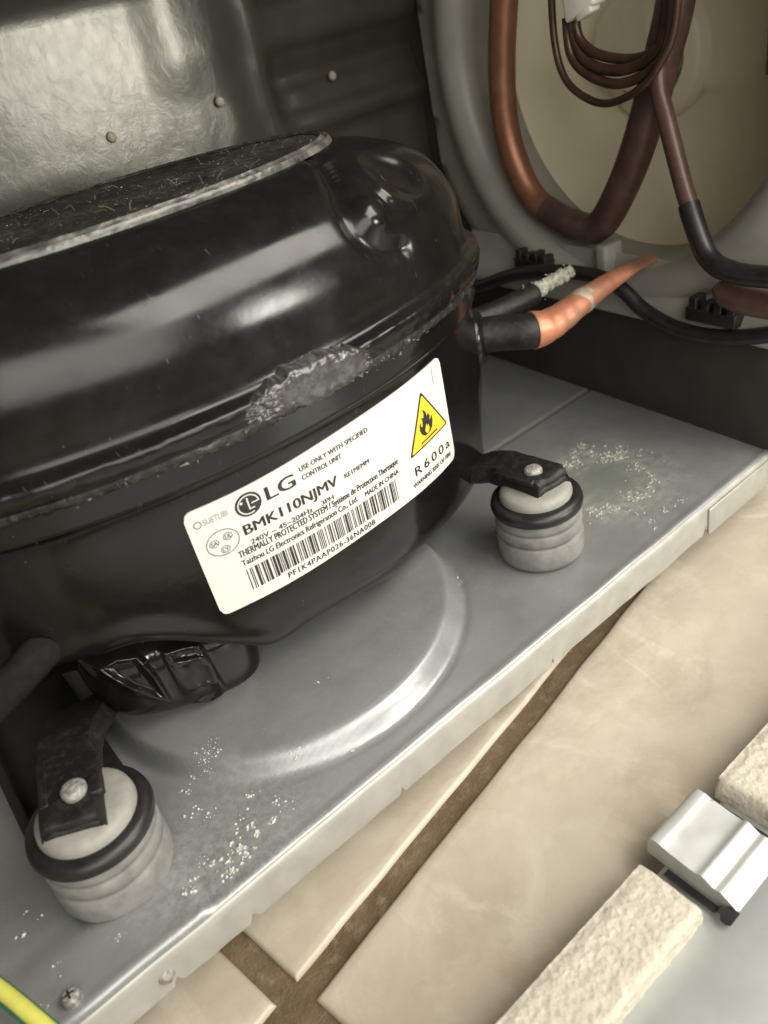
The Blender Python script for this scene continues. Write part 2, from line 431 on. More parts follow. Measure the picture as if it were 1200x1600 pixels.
# screw in the flange near the lower left corner
scr = empty('flange_screw', (-190, -28, 1), 'small zinc screw head at the lower left corner of the plate', 'screw')
mb = MB(); mb.lathe([(0, 4.4), (1.5, 4.2), (2.1, 3.6), (2.2, 2.4), (2.2, 1.2), (2.8, 1.2), (2.8, .4)], (-187.5, -27, 0), 32)
mb.obj('screw_head', M_BOLT, scr)
mb = MB(); mb.box(-188.7, -186.3, -27.2, -26.8, 4.1, 4.5); mb.box(-187.7, -187.3, -28.2, -25.8, 4.13, 4.47); mb.obj('cross_slot', M_BLK, scr)
scr2 = empty('flange_rivet', (-167, -33, -6), 'dull rivet on the front flange below the left mount', 'rivet')
mb = MB(); mb.lathe([(0, 1.3), (1.3, 1.0), (2.0, .1), (2.0, -.3)], (-169.5, -32.3, -7), 24, axis=(0, -1, 0), e1=(1, 0, 0), e2=(0, 0, 1)); mb.obj('rivet_head', M_BOLT, scr2)

# ------------------------------------------------------------------ corrosion flakes, crumbs
def crumbs(name, label, cat, pts, mat):
    mb = MB()
    for (x, y, r, zz) in pts:
        c = Vector((x, y, zz+r*.35)); n = 5
        vs = [c+Vector((0, 0, r*random.uniform(.5, .9)))]
        a0 = random.uniform(0, 6)
        for k in range(n):
            rr = r*random.uniform(.6, 1.3); a = a0+k*2*math.pi/n
            vs.append(c+Vector((rr*math.cos(a), rr*math.sin(a), -r*.5+random.uniform(0, .2)*r)))
        mb.add(vs, [(0, 1+k, 1+(k+1) % n) for k in range(n)])
    o = mb.obj(name, mat, None, smooth=False, fix=False); tag(o, label, cat, kind='stuff'); return o
pts = []
def cluster(cx, cy, sx, sy, n, r0, r1):
    cl = [(random.gauss(cx, sx), random.gauss(cy, sy), random.uniform(.3, 1.6)) for _ in range(max(3, n//9))]
    for _ in range(int(n*1.6)):
        q = random.choice(cl); x = random.gauss(q[0], q[2]); y = random.gauss(q[1], q[2]*.8)
        if y < -30: continue
        pts.append((x, y, random.uniform(r0, r1)*(random.random()**2.2*.95+.22), plate_h(x, y)))
cluster(-142, -23, 6.5, 3.2, 120, .3, .75); cluster(-137, 7, 5, 1.6, 130, .15, .42); cluster(-147, -20, 4, 4, 40, .2, .6)
cluster(-135, -12, 10, 8, 46, .2, .7); cluster(-160, -24, 10, 4, 26, .2, .8); cluster(-175, -22, 10, 6, 14, .2, .5); cluster(-110, -22, 16, 4, 20, .2, .5)
cluster(-190, 5, 4, 12, 8, .3, .7); cluster(-30, 13, 3, 3, 8, .2, .7); cluster(-90, 5, 30, 14, 14, .2, .4)
crumbs('powder_crumbs', 'white crumbs of corrosion scattered on the front left of the plate', 'crumbs', pts, M_CRUMB)
pts = []
for _ in range(2400):
    a = random.uniform(0, 2*math.pi); rr = random.gauss(19, 3.6)
    x = 45+rr*math.cos(a)*1.05; y = 9+rr*math.sin(a)
    if y < -29: continue
    k = .5+fb(x, y, 2, .12)
    if k < .5: continue
    pts.append((x, y, .07+.4*random.random()**2.5, plate_h(x, y)))
cluster(60, 30, 4, 3, 60, .15, .5); cluster(66, 14, 4, 4, 50, .15, .45); cluster(30, -22, 6, 3, 30, .15, .4); cluster(44, -22, 5, 2, 25, .15, .4)
crumbs('corrosion_crust', 'pale crust of corrosion around the green stain beside the right mount', 'crust', pts, M_CRUMB)

# ------------------------------------------------------------------ compressor
comp = empty('compressor', (-76, 60, 6), 'black refrigerator compressor with a white rating label on its side', 'compressor')
def build_shell(R, nth, nsub, disp):
    P = []
    for k in range((len(R)-1)*nsub+1):
        u = min(k/nsub, len(R)-1.00001); row = []
        for j in range(nth):
            th = 2*math.pi*j/nth; x, y, z = SP(R, th, u)
            h = disp(th, u, x, y, z)
            if abs(h) > 1e-4:
                x, y, z = SP(R, th, u, h)
            row.append((x, y, z))
        P.append(row)
    mb = MB(); mb.grid(P, close_v=True); return mb
DENT = [(-33, 33, 139), (-38.5, 19.8, 134.2), (-42, 13.5, 129.5), (-41.5, 9, 123.5), (-36, 7.5, 118), (-27, 9.5, 115.5)]
DSP = spline(DENT, 8); RSP = spline([(-26.5, 26.1, 135.6), (-26.7, 19.1, 131.3), (-24.8, 15.9, 127.2), (-17.9, 16.1, 123.4)], 8)
def up_disp(th, u, x, y, z):
    h = .28*nz(x, y, z, .03)
    if u < 4: h += .2*fb(x, y, z, .2)*(1-sm(3.2, 4, u))
    if x > -60 and y < 55 and 4 < u < 12:
        p = Vector((x, y, z))
        d = min((p-q).length for q in DSP)
        h -= 2.3*math.exp(-(d/2.9)**2)
        d2 = (p-Vector((-33.6, 12.6, 126.3))).length
        h += 1.9*math.exp(-(d2/4.8)**4) 
        d = min((p-q).length for q in RSP); h += 1.1*math.exp(-(d/1.3)**2)
        d3 = (p-Vector((-14, 26, 132))).length
        h -= 2.5*math.exp(-(d3/8.5)**6)
        d4 = (p-Vector((-24, 19, 128))).length
        h += .3*math.exp(-(d4/5.0)**2)
    return h
mb = build_shell(UP[:13], 720, 7, up_disp); upper = mb.obj('upper_shell', M_SHELL, comp, fix=False, sharp=180)
# raised top plateau with a rolled rim and felt-like dust
def top_disp(th, u, x, y, z): return .16*fb(x, y, z, .25)+.05*fb(x, y, z, .9)
mb = build_shell(UP[12:18], 720, 6, top_disp); mb.obj('top_rim', flat('rim_worn_black', (.10, .096, .086), .26, .2, 140, .9, .12, .0003), comp, fix=False, sharp=180)
mb = build_shell(UP[17:], 720, 12, lambda th, u, x, y, z: .45*fb(x, y, z, .16)+.15*fb(x, y, 0, .7)); mb.obj('dusty_top', M_DUST, comp, fix=False, sharp=180)
# lint fibres and grit standing on the dusty top
mb = MB()
for _ in range(60):
    a = random.uniform(0, 2*math.pi); r = math.sqrt(random.random())*.97
    x = -83+65*r*math.cos(a); y = 62+32*r*math.sin(a)
    L = random.uniform(.8, 4.5); d = Vector((random.gauss(0, 1), random.gauss(0, 1), random.uniform(.1, 1.2))).normalized()
    c = Vector((x, y, 142.1)); q = Vector((random.gauss(0, .5), random.gauss(0, .5), 0))
    mb.tube([c, c+d*L*.5+q*.5, c+d*L+Vector((0, 0, -L*.25))+q], .045, 3, cap=False)
M_LINT = flat('grey_lint', (.20, .185, .15), .9, 0, 500, .2, 0)
o = mb.obj('lint', M_LINT, comp, fix=False); tag(o, kind='stuff')
mb = MB()
for _ in range(520):
    a = random.uniform(0, 2*math.pi); r = math.sqrt(random.random())
    if random.random() < .35: r = random.uniform(.93, 1.03); 
    x = -83+65*r*math.cos(a); y = 62+32*r*math.sin(a); s = random.uniform(.06, .2)
    c = Vector((x, y, 142.0)); vs = [c+Vector((random.gauss(0, s), random.gauss(0, s), random.gauss(0, s*.5)+s*.3)) for _ in range(4)]
    mb.add(vs, [(0, 1, 2), (0, 2, 3), (0, 3, 1), (1, 3, 2)])
o = mb.obj('grit', M_SPECK, comp, smooth=False, fix=False); tag(o, kind='stuff')

def low_disp(th, u, x, y, z):
    h = .15*nz(x, y, z, .03)
    if z < 58 or z > 84: 
        k = (1-sm(36, 54, z)) if z < 58 else 0
        h += k*(1.3*math.sin(th*9+1.2)*.35+.5*nz(x, y, z, .045))
    deg = math.degrees(th) % 360
    if 150 < deg < 290 and z < 70:
        ze = 47-33*sm(232, 268, deg)
        h -= 10*(1-sm(262, 288, deg))*(1-sm(7, 26, z))
        h -= 15*(1-sm(ze-9, ze, z))*(1-sm(262, 284, deg))*sm(150, 175, deg)
        h += .7*math.exp(-((z-ze-1.5)/4.2)**2)*(1-sm(258, 272, deg))
    # pressed dimple at the lower right shoulder
    d = math.hypot((x-12)/7, (z-38)/13); h -= (1.6*math.exp(-d**4)) if x > -10 and y < 50 else 0
    return h
mb = build_shell(LOW, 720, 7, low_disp); lower = mb.obj('lower_shell', M_SHELL2, comp, fix=False, sharp=180)

# weld seam: ragged bead all round
P = []
N = 1500
for j in range(N):
    th = 2*math.pi*j/N; ct, st = math.cos(th), math.sin(th); row = []
    for k in range(14):
        a = 2*math.pi*k/14
        rr = 1.9+.32*fb(ct*105, st*60, a*2.2, .3)+.12*nz(ct*105, st*60, a*3, 1.3); zz = 3.0*(1+.3*nz(ct*105, st*60, 0, .25))
        z = 93.6+.8*nz(ct*105, st*60, 8, .05)+zz*math.sin(a)*(.8+.25*nz(ct*105, st*60, a, .6)); off = rr*math.cos(a)
        row.append((-75+(103.6+off)*ct, 60+(57.9+off)*st, z))
    P.append(row)
mb = MB(); mb.grid(P, True, True); mb.obj('weld_seam', M_WELD, comp, sharp=180)
# flattened lump over the seam
P = []
for i in range(150):
    t = i/149; row = []
    for j in range(60):
        s = j/59
        th = math.radians(259.0+24.5*t); 
        zc = 97.2+1.6*math.sin(t*3.1)-1.0*t; hh = 7.0*(math.sin(math.pi*min(1, max(0, t*1.0)))**.55)*(1-.35*(1-t)); z = zc+(s-.5)*2*hh*(1+.18*fb(t*9, s*2, 0, 1.3))
        e = max(0, (1-(2*s-1)**6))*max(0, (1-(2*t-1)**8))
        o_ = (5.4*e**.5-1.2)+.35*fb(t*9, s*3, 2, .9)*(.4+1.0*sm(.3, .6, abs(2*s-1)))+.7*fb(t*30, s*12, 5, 1.0)*(1-sm(.2, .34, t)+sm(.84, .92, t))
        x = -75+(104+o_)*math.cos(th); y = 60+(58.6+o_)*math.sin(th)
        row.append((x, y, z))
    P.append(row)
mb = MB(); mb.grid(P); mb.obj('sealant_patch', M_PATCH, comp, sharp=180)
# crumbs of dry weld along the seam
mb = MB()
for _ in range(620):
    th = math.radians(random.uniform(228, 298)); o_ = random.uniform(.3, 1.3); z = 91+random.random()**.7*9
    c = Vector((-75+(104+o_)*math.cos(th), 60+(58.6+o_)*math.sin(th), z)); s = random.uniform(.1, .38)
    vs = [c+Vector((random.gauss(0, s*1.6), random.gauss(0, s), random.gauss(0, s))) for _ in range(4)]
    mb.add(vs, [(0, 1, 2), (0, 2, 3), (0, 3, 1), (1, 3, 2)])
o = mb.obj('seam_grit', flat('seam_grit', (.13, .12, .105), .6, 0, 500, .3, 0), comp, smooth=False, fix=False); tag(o, kind='stuff')

# process tubes
collar_ax = Vector((.7, -.7, 0)).normalized()
mb = MB(); e1 = Vector((.7, .7, 0)).normalized()
mb.lathe([(10.5, -6), (10.5, 0), (9.6, 1.4), (8, 2.2), (7.4, 2.4), (7.4, -6)], (25.5, 45, 61.5), 40, axis=collar_ax, e1=e1, e2=(0, 0, 1)); mb.obj('tube_collar', M_SHELL, comp)
mb = MB(); mb.tube(spline([(23, 48, 62.5), (32.9, 38, 61.9), (37.5, 32.5, 61.4), (40.6, 30.4, 61.2)], 6), 6.5, 32); stub = mb.obj('process_tube', M_STEEL, comp)
cp = spline([(39.5, 31, 61.3), (44, 29.4, 61.0), (52, 28.5, 61.6), (61, 27.8, 63.4), (70.7, 27, 65.0), (82, 26, 66.6), (92, 25, 67.6), (102.3, 24, 67.6)], 8)
n = len(cp); rad = []; sq = []
for i in range(n):
    t = i/(n-1)
    r = 7.6*(1-t)**.9+1.9 if t > .1 else 8.3
    r = 7.1-3.4*min(1, t/.7) if t < .7 else 3.7-.7*sm(.7, 1, t)+.35*nz(t*60, 4, 1)*sm(.85, 1, t)
    rad.append(r*(1+.03*nz(t*20, 1, 2))); sq.append(1-.5*sm(.62, .95, t)-.08*sm(.05, .3, t))
mb = MB(); mb.tube(cp, rad, 40, squash=sq); cop = mb.obj('copper_stub', M_COP, comp, sharp=180)
tag(cop, 'bright copper tube end, pinched flat at its tip')
mb = MB()
rs = spline([cp[int(n*.42)], cp[int(n*.52)]], 8)
mb.tube(rs, [4.95+.3*nz(i, 3, 0, .9)-.8*abs(i/(len(rs)-1)-.5) for i in range(len(rs))], 32); mb.obj('solder_ring', flat('dull_solder', (.42, .33, .26), .5, .4, 300, .3, .5, .0004), cop)
ct_ = spline([(26, 55, 64.3), (38, 51, 64.7), (50, 49, 65), (60, 48, 65.1)], 6)
mb = MB(); mb.tube(ct_, [4.4]*(len(ct_)-5)+[4.3, 4.6, 4.2, 4.7, 4.4], 28); ctb = mb.obj('cut_tube', M_STEEL, comp)
mb = MB()
pc = spline([(55, 48.3, 65.2), (60, 48, 65.6), (66, 47.6, 66.0), (73, 47, 66.6), (80, 46, 67.0)], 10)
for s_ in range(3):
    mb.tube([p+Vector((0, random.gauss(0, .4), s_*.9-.6)) for p in pc], [max(.5, 2.7*(1-i/len(pc)*.45)+1.3*nz(i*.4, s_*5, 0, 1.2)) for i in range(len(pc))], 12)
for _ in range(90):
    c = pc[random.randrange(len(pc))]+Vector((0, random.gauss(0, 1.5), random.gauss(1, 1.8))); L = random.uniform(.4, 1.6)
    d = Vector((random.gauss(0, 1), random.gauss(0, .5), random.gauss(.4, 1))).normalized()*L
    mb.tube([c, c+d], [random.uniform(.15, .5), .05], 4)
o = mb.obj('corroded_end', M_VERD, ctb, sharp=30); tag(o, 'pale crumbling corrosion on the broken tube end')

# straps that carry the shell on its rubber mounts
def strap(x0, y0, dx, rot, hw, front, slant):
    mb = MB()
    prof = [(front+.8, 29.2), (front, 30.2), (front+.6, 31.8), (-6, 32.6), (0, 32.8), (9, 32.7), (16, 32.2), (23, 30.8), (31, 26.5), (44, 21)]
    prof = [(p.x, p.y) for p in spline([(a, b, 0) for a, b in prof], 4)]
    P = []
    for i, (yy, zz) in enumerate(prof):
        t = max(0, (yy-14)/30); w = hw+3*t
        row = []
        for k in range(13):
            s = -1+k/6
            dz = -1.6*abs(s)**7+ (.9 if abs(s) < .45 and -10 < yy < 12 else 0)*0
            dz -= 2.6*max(0, abs(s)-.93)/.07
            xx = s*w+dx*t; row.append((xx, yy+slant*(1-s)*(1-sm(front, 3, yy)), zz+dz+.55*nz(xx, yy, x0, .2)+.3*nz(xx, yy, x0, .5)))
        P.append(row)
    c, s_ = math.cos(rot), math.sin(rot)
    T = lambda p: (x0+p[0]*c-p[1]*s_, y0+p[0]*s_+p[1]*c, p[2])
    A = [[T(p) for p in r] for r in P]; B = [[T((p[0], p[1], p[2]-2.4)) for p in r] for r in P]
    mb.grid(A); mb.grid(B)
    loopA = A[0]+[r[-1] for r in A[1:]]+A[-1][::-1][1:]+[r[0] for r in A[::-1]][1:]
    loopB = B[0]+[r[-1] for r in B[1:]]+B[-1][::-1][1:]+[r[0] for r in B[::-1]][1:]
    mb.grid([loopA, loopB])
    return mb.obj('mounting_strap', M_STEEL, comp, sharp=40)
s1 = strap(1.4, 0, -10, math.radians(2), 7.4, -9.0, .8); s2 = strap(-166.8, -1, 1, math.radians(-17), 7.7, -11.0, 1.4)
# pressed tongue lying on each strap
for (x0, y0, rot) in ((0, 0, .1), (-166, 1, -.25)):
    mb = MB(); c, s_ = math.cos(rot), math.sin(rot)
    mb.box(-6.6, -4.0, -5, 11, 31.5, 33.4, T=lambda x, y, z: (x0+x*c-y*s_, y0+x*s_+y*c, z+.1*x)); mb.obj('strap_ear', M_STEEL, comp, bevel=.7)
    mb = MB(); mb.box(4.8, 8.6, -7.2, 7, 30.8, 33.2, T=lambda x, y, z: (x0+x*c-y*s_, y0+x*s_+y*c, z-.1*x)); mb.obj('strap_ear', M_STEEL, comp, bevel=.7)
# black plate added to stand for the shade under the shell's left end
mb = MB(); mb.box(-181.5, -152, 16, 96, 3.2, 6.0); mb.box(-181.5, -178.5, 16, 96, 5.8, 12); mb.obj('shade_plate', M_BLK, comp, bevel=.6)
# pressed lump (bracket pocket) at the bottom left, with two raised outlines
POCKET = [[(-128.1, 33.9), (-124.0, 32.7), (-119.8, 30.5), (-118.8, 21.2), (-118.0, 10.1), (-121.6, 7.8), (-125.6, 11.0), (-127.6, 20.9)], [(-145.1, 39.0), (-140.2, 39.5), (-135.4, 37.6), (-134.0, 29.4), (-133.5, 19.8), (-139.8, 28.8)], [(-124.9, 28.8), (-120.7, 27.0), (-119.7, 16.0), (-124.0, 18.5)]]
SEG = []
for lp in POCKET:
    for k in range(len(lp)): SEG.append((Vector(lp[k]), Vector(lp[(k+1) % len(lp)]), .95 if len(lp) > 4 else .7))
P = []
for i in range(181):
    v = -math.pi/2+math.pi*i/180; row = []
    for j in range(420):
        u_ = 2*math.pi*j/420
        sg = lambda a, e: math.copysign(abs(a)**e, a)
        x = -124+25*sg(math.cos(v), .5)*sg(math.cos(u_), .5); y = 45+24*sg(math.cos(v), .5)*sg(math.sin(u_), .5); z = 22+16.5*sg(math.sin(v), .6)
        x += .6*nz(x, y, z, .06); z -= (x+124.5)*.36
        if y < 30 and math.cos(v) > .05:
            q = Vector((x, z)); best = 0
            for p0, p1, wd in SEG:
                d = p1-p0; t = max(0, min(1, (q-p0).dot(d)/d.length_squared)); dd = (q-p0-d*t).length
                if dd < 3: best = max(best, math.exp(-(dd/wd)**2))
            y -= 2.1*best
        row.append((x, y, z))
    P.append(row)
mb = MB(); mb.grid(P, close_v=True); lump = mb.obj('bracket_pocket', M_SHELL2, comp, sharp=180)
# elbow of the terminal cover on the left
M_BLKR = flat('matt_black_plastic', (.012, .012, .012), .8, 0, 200, .4, .3, .0004, .08)
mb = MB(); el = spline([(-134, 42, 48), (-145, 34, 50), (-151, 29, 52), (-158, 26, 51), (-168, 24, 48.5), (-182, 22, 45)], 6)
mb.tube(el, 5.0, 28); elb = mb.obj('side_elbow', M_BLKR, comp)
mb = MB()
for k in (3, 6, 9, 12): mb.tube([el[k], el[k+1]], 6.0, 28)
mb.obj('elbow_rib', M_BLKR, elb)

# ------------------------------------------------------------------ rating label, printed pieces mapped on the shell
ARC = [(0, 248.8)]
t_ = 248.8; s_ = 0
while t_ < 320:
    a0 = math.radians(t_); a1 = math.radians(t_+.25)
    s_ += math.hypot(101.5*(math.cos(a1)-math.cos(a0)), 54.5*(math.sin(a1)-math.sin(a0))); t_ += .25; ARC.append((s_, t_))
def th_of(s):
    if s <= 0: return math.radians(248.8+s*(ARC[1][1]-ARC[0][1])/ARC[1][0])
    lo, hi = 0, len(ARC)-1
    while hi-lo > 1:
        m_ = (lo+hi)//2
        if ARC[m_][0] <= s: lo = m_
        else: hi = m_
    f = (s-ARC[lo][0])/(ARC[hi][0]-ARC[lo][0]); return math.radians(ARC[lo][1]+f*(ARC[hi][1]-ARC[lo][1]))
UZ = []
for k in range(5*60, 12*60):
    UZ.append((ringat(LOW, k/60)[0], k/60))
def u_of(z):
    lo, hi = 0, len(UZ)-1
    while hi-lo > 1:
        m_ = (lo+hi)//2
        if UZ[m_][0] >= z: lo = m_
        else: hi = m_
    f = (UZ[lo][0]-z)/max(1e-9, UZ[lo][0]-UZ[hi][0]); return UZ[lo][1]+f*(UZ[hi][1]-UZ[lo][1])
def LAB(s, z, h=0): return SP(LOW, th_of(s), u_of(z), h)
# paper: rounded rectangle
LX0, LX1 = -1.2, 92.6
def lz0(s): return 43.2+.9*max(0, (s-60)/33)**2-.35*math.sin(s*.09)
def lz1(s): return 77.2+2.9*sm(0, 93, s)-.2*math.sin(s*.1)
P = []
NS = 140
for i in range(NS+1):
    s = LX0+(LX1-LX0)*i/NS; e = min(s-LX0, LX1-s); rc = 2.4
    c = rc-math.sqrt(max(0, rc*rc-(rc-min(e, rc))**2))
    z0, z1 = lz0(s)+c, lz1(s)-c; row = []
    row.append(LAB(s, z0, -.05))
    for j in range(31):
        row.append(LAB(s+.15*math.sin(j)*0, z0+(z1-z0)*j/30, .42+.05*nz(s, j, 0, .2)))
    row.append(LAB(s, z1, -.05)); P.append(row)
mb = MB(); mb.grid(P)
P0, PN = P[0], P[-1]
lab = mb.obj('rating_label', M_LABEL, comp, fix=False, sharp=60)
tag(lab, 'white printed rating label with a yellow flame warning triangle')
HP = .52
def polys2label(name, polys, mat, h=HP, cuts=0, parent=lab):
    """polys: list of 2-D outlines in label millimetres, laid on the paper as thin ink"""
    bm = bmesh.new()
    for p in polys:
        vs = [bm.verts.new((x, y, 0)) for x, y in p]
        try: bm.faces.new(vs)
        except ValueError: pass
    if cuts:
        bmesh.ops.triangulate(bm, faces=bm.faces)
        for _ in range(cuts):
            es = [e for e in bm.edges if e.calc_length() > 1.6]
            if not es: break
            bmesh.ops.subdivide_edges(bm, edges=es, cuts=1); bmesh.ops.triangulate(bm, faces=bm.faces)
    for v in bm.verts: v.co = Vector(LAB(v.co.x, v.co.y, h))*MM
    me = bpy.data.meshes.new(name); bm.to_mesh(me); bm.free()
    o = link(name, me, mat, parent); return o
def text2label(body, x0, x1, z0, z1, mat=M_INK, bold=0.0, name='printed_text', slope=0, mono=1.0, h=HP):
    fat = 0
    if bold >= 0: fat = max(.045, (z1-z0)*bold); bold = .0
    cu = bpy.data.curves.new('t', 'FONT'); cu.body = body; cu.size = 1; cu.offset = bold; cu.resolution_u = 3; cu.space_character = mono
    to = bpy.data.objects.new('t', cu); me = to.to_mesh()
    vs = [v.co.copy() for v in me.vertices]; fs = [tuple(p.vertices) for p in me.polygons]
    to.to_mesh_clear(); bpy.data.objects.remove(to); bpy.data.curves.remove(cu)
    xa, xb = min(v.x for v in vs), max(v.x for v in vs); ya, yb = min(v.y for v in vs), max(v.y for v in vs)
    out = []
    for v in vs:
        x = x0+(x1-x0)*(v.x-xa)/(xb-xa); z = z0+(z1-z0)*(v.y-ya)/(yb-ya)+slope*(x-x0)
        out.append(LAB(x, z, h))
    if fat:
        n0 = len(out)
        for k in (1, 2):
            for v in vs:
                x = x0+(x1-x0)*(v.x-xa)/(xb-xa)+fat*k; z = z0+(z1-z0)*(v.y-ya)/(yb-ya)+slope*(x-x0)
                out.append(LAB(x, z, h+.02*k))
        fs = fs+[tuple(i+n0 for i in f) for f in fs]+[tuple(i+2*n0 for i in f) for f in fs]
    return meshobj(name, out, fs, mat, lab, smooth=False)
def circ(cx, cy, rx, ry, n=40, a0=0, a1=2*math.pi): return [(cx+rx*math.cos(a0+(a1-a0)*k/n), cy+ry*math.sin(a0+(a1-a0)*k/n)) for k in range(n)]
def ringp(cx, cy, rx, ry, w, a0=0, a1=2*math.pi, n=40):
    out = []
    for k in range(n):
        a = a0+(a1-a0)*k/n; b = a0+(a1-a0)*(k+1)/n
        out.append([(cx+rx*math.cos(a), cy+ry*math.sin(a)), (cx+rx*math.cos(b), cy+ry*math.sin(b)), (cx+(rx-w)*math.cos(b), cy+(ry-w)*math.sin(b)), (cx+(rx-w)*math.cos(a), cy+(ry-w)*math.sin(a))])
    return out
# face logo: dark disc, pale ring arc, L and dot
polys2label('logo_disc', [circ(15.7, 72.2, 3.75, 3.45)], M_INK, cuts=3)
WH = M_LABEL
polys2label('logo_mark', ringp(15.7, 72.2, 3.1, 2.85, .34, math.radians(0), math.radians(292)) +
            [[(15.5, 74.2), (15.9, 74.2), (15.9, 70.6), (15.5, 70.6)], [(15.9, 70.6), (17.2, 70.6), (17.2, 70.95), (15.9, 70.95)],
             [(16.6, 72.05), (18.8, 72.05), (18.8, 72.4), (16.6, 72.4)], circ(13.9, 73.3, .38, .38, 14)], WH, h=HP+.1)
text2label('LG', 20.8, 29.6, 70.5, 74.5, bold=.045)
text2label('USE ONLY WITH SPECIFIED', 31.8, 56.0, 73.7, 75.2, bold=.012)
text2label('CONTROL UNIT', 32.0, 45.3, 70.9, 72.4, bold=.012)
text2label('BMK110NJMV', 12.2, 42.0, 62.9, 67.0, bold=.032)
text2label('RE1MEMM', 44.7, 54.0, 64.4, 65.8, bold=.01)
text2label('240V ~ 45~204Hz    3PH', 13.0, 39.6, 60.5, 62.0, bold=.02)
text2label('THERMALLY PROTECTED SYSTEM / Système de Protection Thermique', 8.7, 64.6, 57.5, 60.2, bold=.022)
text2label('Taizhou LG Electronics Refrigeration Co., Ltd.', 8.8, 47.0, 54.8, 57.2, bold=.022)
text2label('MADE IN CHINA', 50.0, 64.0, 55.0, 56.6, bold=.02)
text2label('PF1K4PAAP026-36NA008', 19.8, 51.0, 44.6, 46.4, bold=.02, mono=1.15)
text2label('R600a', 71.0, 90.2, 49.5, 52.6, M_INK, bold=0, mono=1.35)
text2label('WARNING RISK OF FIRE', 69.0, 90.0, 46.2, 47.7, bold=.02)
text2label('SUETUBI', 3.2, 9.8, 71.9, 73.6, M_INKG, bold=-.01)
polys2label('seal_mark', ringp(1.7, 72.8, 1.1, 1.1, .3, n=20), M_INKG)
# oval emblem with three small round marks
em = ringp(6.2, 65.0, 4.6, 3.9, .28)
for (cx, cy) in ((3.9, 65.6), (7.9, 66.2), (6.2, 62.8)): em += ringp(cx, cy, 1.35, 1.15, .22, n=20)
polys2label('oval_emblem', em, M_INKG)
text2label('SA', 3.0, 4.8, 65.0, 66.2, M_INKG, .02); text2label('UL', 7.1, 8.8, 65.6, 66.8, M_INKG, .02); text2label('CV', 5.3, 7.0, 62.2, 63.4, M_INKG, .02)
# barcode
rb = random.Random(11); x = 9.2; bars = []
while x < 61.8:
    wd = rb.choice([.26, .26, .5, .26, .74]); 
    zb = 46.9 if x < 17.5 or x > 53.5 else 47.4
    bars.append([(x, 53.9), (x, zb), (x+wd, zb), (x+wd, 53.9)])
    x += wd+rb.choice([.28, .28, .5, .72])
polys2label('barcode', bars, M_INK)
# warning triangle
def inset(T, d):
    cx = sum(p[0] for p in T)/3; cy = sum(p[1] for p in T)/3
    return [(cx+(x-cx)*d, cy+(y-cy)*d) for x, y in T]
T0 = [(69.9, 56.3), (91.0, 57.6), (80.0, 74.3)]
def rtri(T, r):
    out = []
    for i in range(3):
        a = Vector(T[i-1]+(0,)); b = Vector(T[i]+(0,)); c = Vector(T[(i+1) % 3]+(0,))
        p = b+(a-b).normalized()*r; q = b+(c-b).normalized()*r
        for k in range(6):
            t = k/5; v = p*(1-t)**2+b*2*t*(1-t)+q*t*t; out.append((v.x, v.y))
    return out
polys2label('triangle_border', [rtri(T0, 1.2)], M_INK, cuts=7)
polys2label('warning_triangle', [rtri(inset(T0, .90), .9)], M_YEL, h=HP+.08, cuts=7)
fl = [(78.6, 59.9), (77.2, 60.9), (76.4, 62.6), (76.6, 64.2), (77.5, 65.2), (77.2, 63.9), (77.9, 63.2), (78.3, 64.8), (78.1, 66.4), (79.0, 65.7), (79.4, 66.8), (79.2, 68.6), (80.5, 67.2), (80.8, 65.4), (81.5, 66.4), (82.2, 65.1), (81.7, 63.6), (82.6, 64.2), (83.2, 65.0), (83.3, 63.0), (82.6, 61.2), (81.2, 60.1)]
polys2label('flame_symbol', [fl], M_INK, h=HP+.16, cuts=2)
polys2label('flame_symbol', [[(79.3, 60.4), (78.7, 61.6), (79.4, 62.9), (79.9, 63.6), (80.1, 62.5), (80.8, 62.9), (81.1, 61.5), (80.4, 60.4)]], M_YEL, h=HP+.23, cuts=1)
polys2label('flame_symbol', [[(76.2, 58.2), (84.8, 58.7), (84.8, 59.2), (76.2, 58.7)]], M_INK, h=HP+.16, cuts=3)
polys2label('pen_mark', [[(87.4, 79.0), (87.25, 79.0), (87.0, 73.0), (87.2, 73.0)]], M_INKG)

# ------------------------------------------------------------------ rubber mounts
def mount(label):
    m = empty('rubber_mount', (0, 0, 0), label, 'rubber mount', 'rubber mounts under the compressor straps')
    mb = MB()
    mb.lathe([(0, .3), (13.5, .3), (14.6, 1.2), (15.0, 2.5), (15.0, 9.2), (14.6, 9.9), (13.7, 10.1), (13.6, 10.5), (14.5, 10.8), (14.85, 11.3), (14.85, 14.2), (14.4, 14.8), (13.6, 15.0), (13.5, 15.3), (14.2, 15.6), (14.5, 16.1), (14.4, 18.4), (13.9, 18.9), (0, 18.9)], (0, 0, 0), 96)
    mb.obj('rubber_body', M_RUB_G, m, sharp=50)
    mb = MB(); mb.lathe([(12, 18.6), (14.4, 18.9), (15.4, 19.8), (15.7, 21.2), (15.3, 22.8), (14.0, 23.7), (12.2, 23.9), (11.6, 22.5)], (0, 0, 0), 96); mb.obj('rubber_ring', M_RUB_B, m, sharp=60)
    mb = MB(); mb.lathe([(12.1, 21), (12.3, 24.4), (12.0, 25.8), (11.1, 26.8), (9.6, 27.3), (5, 27.6), (0, 27.6)], (0, 0, 0), 96); mb.obj('cap_washer', M_CAP, m, sharp=60)
    mb = MB(); mb.lathe([(0, 34.5), (1.2, 34.3), (2.0, 34.25), (2.7, 33.9), (3.1, 33.3), (3.1, 32.4), (3.0, 32.0), (3.0, 27)], (0, 0, 0), 32); mb.obj('bolt_head', M_BOLT, m)
    return m
m1 = mount('grey ribbed rubber mount beside the green stain, right of the label')
